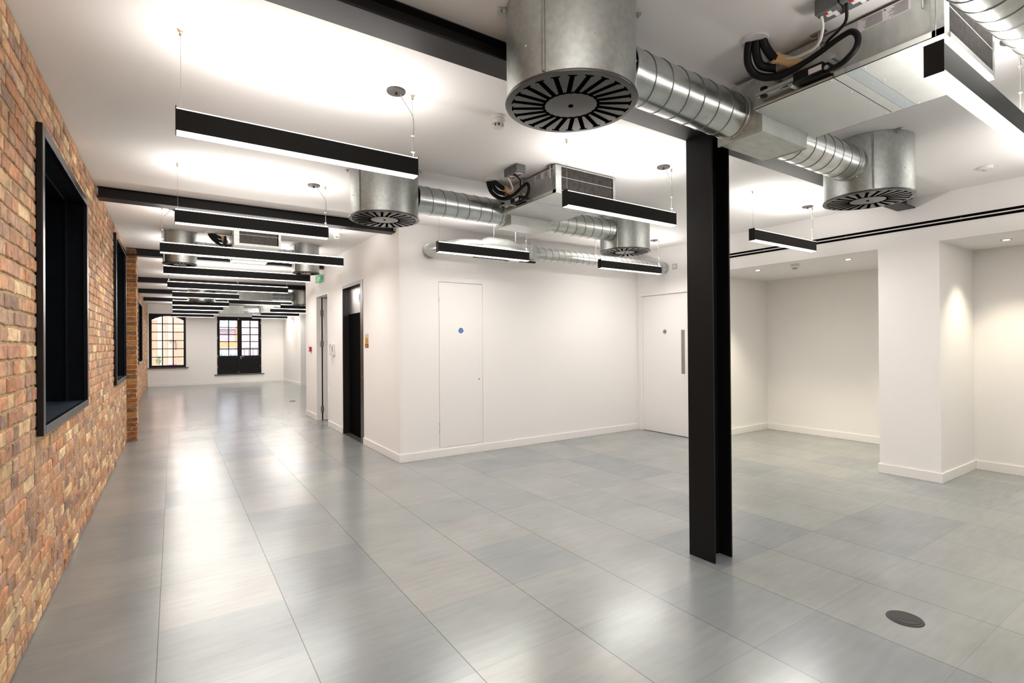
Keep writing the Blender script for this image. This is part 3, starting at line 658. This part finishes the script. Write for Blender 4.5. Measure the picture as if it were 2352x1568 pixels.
# ------------------------------------------------------------------ fan coil units
def rivets(mb, pts, axis, r=.0045, m=0):
    for p_ in pts: mb.revolve([(r,0),(r*.5,r*.7)], p_, axis, 8, m)
def fan_coil(xc, y0, W, label, flip=False, plen=(-.25, .23), plen_z=-.34, plen_len=.265, detail=True):
    root = thing('fan_coil_unit', label, 'fan coil unit', (xc, y0, H), PI if flip else 0, 'ceiling fan coil units')
    L_, zb, zt = .835, -.250, -.016; w2 = W/2
    mb = MB(); mb.box(-w2+.022, w2-.01, .014, L_, zb+.012, zt)
    rivets(mb, [(-w2+.022, .03+.012*k, z) for k, z in ((0,-.05),(0,-.075),(0,-.16),(0,-.19),(0,-.215))] + [(-w2+.022, y, -.21) for y in (.35,.38,.42)], (-1,0,0))
    casing = mb.build('casing', M['galv_dull'], root)
    MB().box(-w2+.018, -w2+.022, .042, .37, zb+.035, -.03).build('side_panel', M['galv_dull'], casing)
    for nm, a, c, mt in (('coil_base_panel', 0, .314, 'galv_panel'), ('cover_strip', .316, .374, 'galv_blue'), ('joint_strip', .376, .424, 'galv_panel'), ('fan_access_panel', .430, L_, 'galv_panel')):
        mb = MB(); mb.box(-w2, w2, a, c, zb, zb+.003); mb.box(-w2, -w2+.003, a, c, zb, zb+(.028 if a < .42 else .014)); mb.box(w2-.003, w2, a, c, zb, zb+.02)
        if c-a > .1: rivets(mb, [(x, y, zb) for x in (-w2+.02, -w2*.33, w2*.33, w2-.02) for y in (a+.015, c-.015)], (0,0,-1))
        else: rivets(mb, [(x, (a+c)/2, zb) for x in (-w2*.8, -w2*.35, w2*.35, w2*.8)], (0,0,-1), .0035)
        mb.build(nm, M[mt], root)
    # coil end
    mb = MB(); mb.box(-w2, -w2+.062, 0, .014, zb+.003, -.012); mb.box(w2-.03, w2, 0, .014, zb+.003, -.012); mb.box(-w2+.062, w2-.03, 0, .014, -.024, -.012); mb.box(-w2+.062, w2-.03, -.004, .014, zb+.003, zb+.026)
    mb.box(-w2, -w2+.02, .014, .042, zb+.003, -.012)
    mb.build('coil_frame', M['galv'], root)
    mb = MB(); nf = int((W-.1)/.0085)
    for k in range(nf): x = -w2+.066 + k*.0085; mb.box(x, x+.0045, .0015, .013, zb+.028, -.026)
    mb.box(-w2+.063, w2-.031, .008, .0135, zb+.026, -.025, 1); mb.box(-w2+.063, w2-.031, .0005, .003, -.112, -.109, 2)
    mb.build('coil_fins', [M['fins'], M['void'], M['galv_dull']], root)
    # plenum behind
    mb = MB(); pz = plen_z
    mb.box(plen[0], plen[1], L_+.001, L_+.001+plen_len, pz, -.03)
    mb.box(plen[0]-.012, plen[0], L_-.004, L_+.012+plen_len, pz-.006, -.03); mb.box(plen[1], plen[1]+.004, L_, L_+.005+plen_len, pz-.004, -.03)
    mb.build('plenum_box', M['galv_dull'], root)
    # hangers
    for x, y in ((-w2-.005, .07), (-w2-.005, .49), (w2+.005, .07), (w2+.005, .60)):
        s = -1 if x < 0 else 1
        hb = MB().box(min(x, x-s*.03), max(x, x-s*.03), y-.022, y+.022, -.05, -.047).cyl((x, y, -.11), (0,0,1), .005, .1095, 8).cyl((x, y, -.058), (0,0,1), .011, .008, 6)
        hb.box(x-.018, x+.018, y-.035, y+.035, -.004, -.0005); hb.build('hanger_bracket', M['galv'], root)
    if not detail: return root
    # rating label
    xl = -w2+.0175
    lb = MB().box(xl-.0006, xl, .118, .325, -.078, -.020)
    for k in range(13):
        z = -.026 - k*.0038
        for a, c in ((.128, .205), (.226, .315)):
            e_ = c - random.uniform(0, .03); lb.box(xl-.0010, xl-.0006, a, e_, z-.0012, z+.0004, 1)
    lb.prism([(.211,-.033),(.221,-.033),(.216,-.024)], lambda a, b_, d: (d, a, b_), xl-.0012, xl-.0006, 1)
    o = lb.build('rating_label', [M['paper'], M['ink']], root); o['label'] = 'white printed label of fine black text lines'
    # valves: hoses from the ceiling collar, insulated valve bodies, actuator
    mk = lambda n, pts, r, m_: MB().tube(spline(pts, 6), r, 12).build(n, M[m_], root, smooth=True)
    q = -w2
    mk('condensate_hose', [(q-.235,.715,-.004),(q-.215,.735,-.04),(q-.175,.755,-.085),(q-.125,.752,-.12),(q-.09,.715,-.145),(q-.07,.652,-.158),(q-.07,.591,-.158),(q-.07,.528,-.150),(q-.07,.464,-.136),(q-.07,.402,-.117),(q-.07,.354,-.105),(q-.07,.320,-.103),(q-.07,.297,-.124),(q-.07,.290,-.157),(q-.07,.302,-.192),(q-.07,.335,-.219),(q-.06,.371,-.228),(q-.05,.411,-.227)], [.0185]*30 + [.0185-.005*k/12 for k in range(12)] + [.0135]*61, 'hose')
    mk('flow_hose', [(q-.215,.690,-.004),(q-.19,.705,-.045),(q-.13,.72,-.085),(q-.09,.70,-.10),(q-.06,.66,-.115)], .020, 'hose')
    mk('return_hose', [(q-.20,.665,-.004),(q-.17,.668,-.03),(q-.11,.672,-.055),(q-.07,.665,-.068)], .021, 'hose')
    MB().revolve([(.034,0),(.034,.014),(.027,.016),(.027,.08),(.029,.095),(.023,.11),(.023,.14)], (q-.07,.675,-.062), (.25,-.9,-.55), 20).build('insulated_valve', M['cream'], root, smooth=True)
    MB().revolve([(.026,0),(.026,.012),(.022,.014),(.018,.08)], (q-.06,.668,-.113), (.3,-.95,-.1), 16).build('pipe_sleeve', M['pinkgrey'], root, smooth=True)
    mb = MB(); mb.box(q-.075, q+.015, .44, .58, -.226, -.182); mb.box(q-.06, q+.01, .42, .44, -.222, -.19)
    mb.build('valve_actuator', M['hose'], root, bevel=.003)
    MB().box(q-.077, q-.075, .445, .505, -.222, -.196).build('actuator_tape', M['paper'], root)
    mb = MB(); mb.tube([(q-.05,.76,-.20),(q-.05,.60,-.214),(q-.05,.42,-.232)], .010, 8); mb.revolve([(.018,0),(.018,.05)], (q-.05,.745,-.225), (0,0,1), 12)
    mb.build('drain_pipe', M['hose'], root, smooth=True)
    mb = MB(); mb.box(q-.07, q+.02, .50, .78, -.218, -.216); mb.box(q-.07, q-.068, .50, .78, -.218, -.198); mb.build('drip_tray', M['galv_dull'], root)
    mb = MB()
    for y, z in ((.43,-.215),(.60,-.226),(.40,-.175),(.70,-.14)): mb.cyl((q+.02, y, z), (-1,0,0), .011, .085, 10)
    mb.build('brass_fittings', M['galv'], root, smooth=True)
    return root
fan_coil(3.01, .755, .685, 'galvanised fan coil unit with black hoses, large at the top right')
fan_coil(3.04, 3.36, .70, 'galvanised fan coil unit left of the column, behind the middle pendant', plen=(-.24, .25))
fan_coil(.915, 7.28, .55, 'small fan coil unit seen between the long pendants by the brick wall', plen=(-.215, .225), plen_z=-.32)
fan_coil(1.79, 15.78, .70, 'distant fan coil unit with its plenum box towards the camera, over the lamp row', True, plen=(-.385, .39), detail=False)
fan_coil(1.81, 22.57, .70, 'farthest fan coil unit, against the end wall between window and french door', True, plen=(-.385, .39), detail=False)

def collar(x, y, label):
    mb = MB(); mb.revolve([(.062,0),(.066,.004),(.066,.0095)], (0,0,-.010), (0,0,1), 32)
    return tag(mb.build('pipe_collar', M['whiteplastic'], loc=(x, y, H), smooth=True), label, 'pipe collar', 'white ceiling pipe collars')
collar(2.445, 1.447, 'white round ceiling collar around the hoses of the right fan coil unit')
collar(2.475, 4.04, 'white round ceiling collar around the hoses of the middle fan coil unit')
collar(.415, 7.95, 'white round ceiling collar at the small fan coil unit by the brick wall')
def switch_box(x, y, white, label, tgt):
    root = thing('switch_box', label, 'switch box', (x, y, H), 0, 'grey isolator boxes on the ceiling')
    MB().box(-.047, .047, -.047, .047, -.068, -.0005).build('box_body', M['greybox'], root, bevel=.004)
    mb = MB(); mb.box(-.03, .012, -.012, .016, -.0705, -.068); mb.box(-.012, .034, -.026, -.010, -.072, -.068); mb.box(-.03, -.012, .002, .016, -.0715, -.0705, 1)
    mb.build('rocker_switch', [M['whiteplastic'], M['red']], root)
    MB().tube(spline([(-.02, .03, -.068)] + tgt, 6), .0065, 8).build('flex_cable', M['whiteplastic'] if white else M['hose'], root, smooth=True)
for (fx, fy, nm) in ((2.667, .755, 'right'), (2.69, 3.36, 'middle')):
    bx, by = (fx-.225, fy+.335)
    loc = lambda pts, b_: [(fx+a-b_[0], fy+c-b_[1], z-H) for a, c, z in pts]
    switch_box(bx, by, True, 'grey switch box with white cable beside the %s fan coil unit' % nm, loc([(-.21,.375,2.90),(-.17,.405,2.87),(-.14,.445,2.86),(-.12,.503,2.866),(-.10,.564,2.88),(-.09,.605,2.90)], (bx, by)))
    bx, by = (fx-.225, fy+.233)
    switch_box(bx, by, False, 'grey switch box with black cable beside the %s fan coil unit' % nm, loc([(-.16,.30,2.91),(-.12,.35,2.90),(-.08,.41,2.90),(-.03,.45,2.90)], (bx, by)))

# ------------------------------------------------------------------ exhaust duct along the core wall
def exhaust():
    y, z = 5.46, 2.672
    root = thing('exhaust_duct', 'grey exhaust duct run with silencer along the white wall above the flush door', 'duct', (2.75, y, z))
    def L(x): return x-2.75
    mb = MB(); pts = spline([(0, YC-y-.002, -.0), (.0, .42, 0), (.05, .22, 0), (.16, .06, 0), (.30, 0, .005), (.42, 0, .012)], 8)
    mb.tube(pts, .082, 28); mb.tube([(0, YC-y-.03, 0), (0, YC-y-.001, 0)], .094, 28); mb.build('elbow', M['galv_spiral'], root, smooth=True)
    MB().revolve([(.082,0),(.125,.10),(.125,.40),(.086,.56),(.086,.72)], (.42,0,.012), (1,0,0), 40).build('silencer', M['galv'], root, smooth=True)
    MB().box(1.13, 1.20, -.115, .115, -.105, .115).box(1.02, 1.13, -.09, .09, -.09, .09).build('fan_box', M['galv_dull'], root)
    Lx = XW-2.75
    MB().revolve([(.085,0),(.085,Lx-1.20-.001)], (1.20,0,0), (1,0,0), 44).build('duct_wall', M['galv_spiral'], root, smooth=True)
    hp = []; n = int((Lx-1.25)/.11*36)
    for k in range(n+1): th = 2*PI*k/36; hp.append((1.22+.11*k/36, math.cos(th)*.0855, math.sin(th)*.0855))
    MB().tube(hp, .0026, 6).build('spiral_seam', M['seam'], root, smooth=True)
    mb = MB(); mb.box(.10, .42, -.10, .08, -.125, -.12); mb.box(.12, .14, -.10, -.06, -.14, -.12); mb.box(.36, .38, -.10, -.06, -.14, -.12); mb.build('access_plate', M['galv_panel'], root)
    MB().box(.32, 1.25, -.03, .01, -.135, -.115).build('cable_tray', M['hose'], root)
    MB().box(.82, .96, -.06, .06, -.145, -.115).build('tray_bracket', M['galv_panel'], root)
    for x, m_, zb in ((.62, 'galv_dull', .135), (.95, 'whiteplastic', .09), (2.35, 'galv_dull', .084)):
        MB().cyl((x, 0, zb), (0,0,1), .006, H-z-zb-.0005, 8).build('hanger_rod', M[m_], root)
exhaust()

# ------------------------------------------------------------------ small fittings
def slot_diffuser():
    root = thing('linear_slot_diffuser', 'long black twin slot air grille along the bulkhead above the alcoves', 'air grille', (XW, .4, 2.70))
    for z in (-.019, .019):
        MB().box(-.006, -.0004, -4.0, 4.15, z-.012, z+.012).build('slot', M['void'], root)
    for y in (-1, .85, 1.35, 2.4, 3.4): MB().box(-.0075, -.006, y-.004, y+.004, -.012, .012).build('joint_clip', M['greyplastic'], root)
slot_diffuser()
def smoke(x, y, z, label, low=False, s=1.0):
    root = thing('smoke_detector', label, 'smoke detector', (x, y, z), 0, 'white ceiling detectors'); root.scale = (s, s, s)
    if low:
        MB().revolve([(.03,-.028),(.048,-.02),(.052,0)], (0,0,-.0005), (0,0,1), 32).build('detector_base', M['whiteplastic'], root, smooth=True)
        MB().revolve([(.018,-.036),(.022,-.028)], (0,0,0), (0,0,1), 20).build('lens', M['greyplastic'], root, smooth=True)
        return
    MB().revolve([(.050,-.02),(.054,-.016),(.054,-.0005)], (0,0,0), (0,0,1), 32).build('detector_base', M['whiteplastic'], root, smooth=True)
    MB().revolve([(.044,-.050),(.048,-.045),(.048,-.022)], (0,0,0), (0,0,1), 32).build('detector_ring', M['whiteplastic'], root, smooth=True)
    mb = MB(); mb.revolve([(.026,-.078),(.030,-.074),(.030,-.068)], (0,0,0), (0,0,1), 24)
    for k in range(8):
        a = 2*PI*k/8; mb.box(math.cos(a)*.032-.004, math.cos(a)*.032+.004, math.sin(a)*.032-.004, math.sin(a)*.032+.004, -.072, -.048)
    mb.build('sensor_cage', M['whiteplastic'], root, smooth=True)
    MB().cyl((0,0,-.068), (0,0,1), .022, .02, 16).build('sensor_chamber', M['greybox'], root)
smoke(1.825, 2.89, H, 'white smoke detector on the ceiling by the largest drum')
smoke(1.86, 7.10, H, 'white smoke detector on the aisle ceiling above the black lift door')
smoke(6.90, 3.55, 2.505, 'white smoke detector in the alcove ceiling between two downlights')
smoke(5.96, 1.41, H, 'flat white round sensor on the ceiling at the far right', True)
def downlight(x, y, z, label, power, group='recessed alcove downlights'):
    root = thing('downlight', label, 'downlight', (x, y, z), 0, group)
    MB().revolve([(.036,-.004),(.044,-.003),(.046,-.0005)], (0,0,0), (0,0,1), 32).build('bezel', M['stainless'], root, smooth=True)
    MB().cyl((0,0,-.0055), (0,0,1), .028, .002, 24).build('lens', M['spotlens'], root)
    ld = bpy.data.lights.new('downlight_beam', 'SPOT'); ld.energy = power*.5; ld.spot_size = math.radians(92); ld.spot_blend = .8; ld.shadow_soft_size = .02; ld.color = (1, .90, .68)
    lo = bpy.data.objects.new('downlight_beam', ld); col.objects.link(lo); lo.parent = root; lo.location = (0,0,-.02)
downlight(7.00, 4.13, 2.505, 'small round downlight in the alcove ceiling, the one nearest the column', 44)
downlight(7.07, 2.98, 2.505, 'small round downlight in the alcove ceiling, left of the white pier', 44)
downlight(7.12, 1.53, 2.505, 'small round downlight in the ceiling right of the white pier', 26)
downlight(7.12, .0, 2.505, 'small round downlight of the right alcove, out past the frame edge', 26)
downlight(3.62, 21.6, H, 'downlight washing the far right wall beyond the french door', 30, 'downlights of the far bay')
downlight(3.70, 20.2, H, 'downlight at the far right corner by the wall end', 30, 'downlights of the far bay')

def floor_box(x, y, r, label):
    root = thing('floor_box', label, 'floor box', (x, y, 0), 0, 'round floor grommets')
    MB().revolve([(r,.0),(r-.002,.004),(r-.012,.006)], (0,0,.0002), (0,0,1), 48).build('rim', M['lidgrey'], root, smooth=True)
    mb = MB(); mb.revolve([(r-.013,.0),(r-.014,.0075)], (0,0,.0003), (0,0,1), 40)
    mb.box(-.036, .020, -.028, .028, .0075, .0084); mb.box(.024, .050, -.014, .014, .0075, .0086)
    mb.build('lid', M['lidgrey'], root); root.rotation_euler = (0,0,math.radians(-70))
floor_box(3.226, 1.104, .083, 'round dark grey cable outlet in the floor at the bottom right')
floor_box(2.607, 14.37, .083, 'round grey cable outlet in the distant floor near the wall end')
# wall items on the aisle wall
def exit_sign():
    root = thing('exit_sign', 'green running man exit sign on brackets high beside the open door', 'exit sign', (XC-.055, 10.065, 2.728))
    MB().box(-.004, .004, -.195, .195, -.066, .066).build('sign_panel', M['green'], root)
    mb = MB(); f = lambda a, b_, d: (d, a, b_)
    P = lambda pts: mb.prism([(-(x), z) for x, z in pts], f, -.0055, -.0042)
    P([(-.02,-.05),(.04,-.05),(.04,.05),(-.02,.05)])                                                     # doorway
    P([(.075,-.012),(.125,-.012),(.125,-.032),(.165,0),(.125,.032),(.125,.012),(.075,.012)])             # arrow
    P([(-.10,.028),(-.08,.028),(-.08,.048),(-.10,.048)])                                                 # head
    P([(-.12,-.005),(-.085,.025),(-.065,.015),(-.09,-.02)])                                              # body
    P([(-.09,-.02),(-.075,-.05),(-.06,-.05),(-.075,-.01)]); P([(-.12,-.005),(-.15,-.035),(-.14,-.045),(-.10,-.015)]); P([(-.075,.018),(-.045,.0),(-.05,-.01),(-.085,.005)])
    mb.build('running_man_symbol', M['white'], root)
    for s in (-.05, .05): MB().box(.0, .0545, -.19, -.175, s-.006, s+.006).build('wall_bracket', M['greyplastic'], root)
exit_sign()
def call_point():
    root = thing('fire_call_point', 'small red square fire alarm call point on the aisle wall', 'alarm call point', (XC, 10.93, 1.39))
    MB().box(-.045, -.0005, -.048, .048, -.048, .048).build('box_body', M['red'], root, bevel=.004)
    MB().box(-.047, -.045, -.03, .03, -.03, .03).build('press_plate', M['whiteplastic'], root)
call_point()
def phone():
    root = thing('entry_phone', 'white wall entry phone with coiled cord between door and lift', 'entry phone', (XC, 9.20, 1.39))
    MB().box(-.03, -.0005, -.10, .02, -.10, .10).build('base_unit', M['whiteplastic'], root, bevel=.004)
    MB().box(-.032, -.03, -.045, -.015, -.03, .06).build('dark_window', M['ink'], root)
    MB().tube(spline([(-.05,.045,.10),(-.055,.045,.05),(-.05,.045,-.05),(-.05,.045,-.10)],4), [.02]*4+[.014]*5+[.02]*4, 10).build('handset', M['whiteplastic'], root, smooth=True)
    pts = [(-.03+.008*math.cos(k*1.3), .04-.12*(k/70)+.008*math.sin(k*1.3), -.10-.16*(1-abs(2*k/70-1))) for k in range(71)]
    MB().tube(pts, .003, 6).build('coiled_cord', M['whiteplastic'], root, smooth=True)
phone()
def lift_sign():
    root = thing('lift_notice', 'narrow grey yellow and red notice on the wall right of the lift', 'notice', (XC, 7.338, 1.53))
    for nm, m_, z0, z1 in (('grey_panel','greyplastic',.05,.10),('yellow_panel','yellow',-.043,.05),('red_panel','redsign',-.10,-.043)):
        o = MB().box(-.004, -.0005, -.076, .076, z0, z1).build(nm, M[m_], root)
    for k, z in enumerate((.028, .014, -.002, -.014, -.028)): MB().box(-.0046, -.004, -.05, .05-.01*(k % 3), z-.002, z+.003).build('text_line', M['ink'], root)
    MB().box(-.0046, -.004, -.035, .035, -.078, -.070).build('text_line', M['white'], root)
lift_sign()
t = thing('wall_switch', 'white square switch plate on the wall right of the exhaust duct end', 'switch', (XW, 5.263, 2.675))
MB().box(-.012, -.0005, -.044, .044, -.044, .044).build('plate', M['greyplastic'], t, bevel=.002)
MB().box(-.016, -.012, -.022, .022, -.022, .022).build('rocker', M['whiteplastic'], t)

# ------------------------------------------------------------------ outside the far windows
struct(MB().box(-25, 30, 22.9, 60, -.5, -.3).build('ground_outside', mat('pale_paving', (.55,.53,.50,1), .8)))
def brick_tex(name, c1, c2, mo, scale=1.0):
    m = bpy.data.materials.new(name); m.use_nodes = True; nt = m.node_tree; b_ = nt.nodes['Principled BSDF']
    tc = nt.nodes.new('ShaderNodeTexCoord'); mp = nt.nodes.new('ShaderNodeMapping'); mp.inputs['Rotation'].default_value = (PI/2,0,0)
    bt = nt.nodes.new('ShaderNodeTexBrick'); bt.inputs['Color1'].default_value = c1; bt.inputs['Color2'].default_value = c2; bt.inputs['Mortar'].default_value = mo
    bt.inputs['Scale'].default_value = scale; bt.inputs['Brick Width'].default_value = .235; bt.inputs['Row Height'].default_value = .075; bt.inputs['Mortar Size'].default_value = .008
    nt.links.new(tc.outputs['Object'], mp.inputs[0]); nt.links.new(mp.outputs[0], bt.inputs['Vector']); nt.links.new(bt.outputs[0], b_.inputs['Base Color']); b_.inputs['Roughness'].default_value = .9
    return m
M['b_tan'] = brick_tex('tan_brick_outside', (.54,.42,.30,1), (.48,.36,.26,1), (.56,.47,.36,1))
M['b_grey'] = brick_tex('mauve_brick_outside', (.36,.23,.23,1), (.45,.33,.33,1), (.6,.57,.56,1))
M['b_orange'] = brick_tex('orange_brick_outside', (.56,.2,.09,1), (.5,.24,.14,1), (.58,.38,.28,1))
M['white_ext'] = mat('white_joinery', (.85,.85,.85,1), .5)
M['orange_ext'] = mat('orange_band', (.75,.25,.10,1), .7)
M['glass_ext'] = mat('shop_glass', (.25,.35,.42,1), .1)
M['pink'] = mat('pink_cloth', (.70,.05,.28,1), .7)
M['leaf'] = mat('shrub_leaf', (.10,.28,.10,1), .6)
M['terracotta'] = mat('terracotta_pipe', (.60,.28,.16,1), .6)
t = thing('brick_building', 'tan brick house wall with orange corner seen through the arched window', 'building', (-1.6, 31.0, -.3))
MB().box(-8, 1.55, 0, 3, 0, 8).build('wall', M['b_tan'], t)
MB().box(-8, .92, -.06, -.001, 0, 8).build('side_wing', M['b_orange'], t)
MB().box(1.56, 2.02, -.05, 3, 0, 8).build('corner_pier', M['b_orange'], t)
MB().tube([(1.30, -.12, 0), (1.30, -.12, 8)], .045, 10).build('down_pipe', M['terracotta'], t, smooth=True)
MB().tube(spline([(1.42,-.10,2.05),(1.62,-.10,2.05),(1.70,-.10,1.98),(1.70,-.10,1.6)],5), .03, 8).build('flue_pipe', M['greybox'], t, smooth=True)
MB().box(.2, .9, -.10, -.06, 3.05, 3.2).build('lintel', M['white_ext'], t)
t = thing('brick_house', 'mauve brick house with orange band and white bay seen through the french door', 'building', (1.2, 33.0, -.3))
MB().box(-.55, 10, 0, 3, 0, 9).build('wall', M['b_grey'], t)
MB().box(-.5, 1.92, -.05, -.001, 1.65, 1.98).build('orange_band', M['orange_ext'], t)
by_ = MB().box(-.5, 1.75, -.35, -.001, 2.72, 5.2).build('white_bay', M['white_ext'], t)
for x in (.92, 1.42): MB().box(x-.0, x+.33, -.37, -.35, 3.02, 3.22).build('bay_window', M['glass_ext'], by_)
MB().box(1.76, 1.90, -.06, -.001, 1.98, 5).build('orange_jamb', M['orange_ext'], t)
sf = MB().box(.2, 1.80, -.12, -.002, .1, 1.64).build('shop_front', M['white_ext'], t)
for x in (.95, 1.45): MB().box(x, x+.30, -.135, -.12, .5, 1.30).build('shop_window', M['glass_ext'], sf)
t = thing('iron_railing', 'black iron railing outside the french door', 'railing', (1.7, 26.5, -.3))
MB().box(0, 3.2, -.012, .012, 1.58, 1.61).build('top_rail', M['black'], t); MB().box(0, 3.2, -.012, .012, .35, .38).build('bottom_rail', M['black'], t)
for k in range(17): MB().box(.1+k*.185, .116+k*.185, -.008, .008, 0, 1.62).build('baluster', M['black'], t)
t = thing('potted_shrub', 'small green potted shrub outside the arched window', 'plant', (-.56, 28.6, -.3))
MB().revolve([(.12,0),(.17,.35)], (0,0,0), (0,0,1), 16).build('pot', M['blue'], t, smooth=True)
mb = MB()
for k in range(160):
    d = Vector((random.gauss(0,1), random.gauss(0,1), random.gauss(0,1))).normalized()*random.uniform(.05,.2); c = Vector((0,0,1.12)) + Vector((d.x*.8, d.y*.8, d.z*1.5))
    a = Vector((random.gauss(0,1), random.gauss(0,1), random.gauss(0,1))).normalized()*.04; e = a.cross(Vector((0,0,1))).normalized()*.02 if abs(a.z) < .039 else Vector((.02,0,0))
    mb.poly([c-a, c+e, c+a, c-e])
mb.build('foliage', M['leaf'], t); MB().tube([(0,0,.3),(0,0,1.1)], .015, 6).build('stem', M['terracotta'], t)
t = tag(MB().prism([(-.18,0),(.22,0),(.25,.34),(-.15,.30)], lambda a, b_, d: (a, d, b_), -.12, .12).build('pink_bag', M['pink'], loc=(-.12, 28.2, .30)), 'bright pink bag on a white bench beyond the arched window', 'bag')
tb = thing('white_bench', 'white garden bench seen low through the arched window', 'bench', (-.5, 28.2, -.3))
MB().box(-.9, .9, -.22, .22, .56, .60).build('seat', M['white_ext'], tb)
for x in (-.8, .8): MB().box(x-.03, x+.03, -.2, .2, 0, .56).build('leg', M['white_ext'], tb)
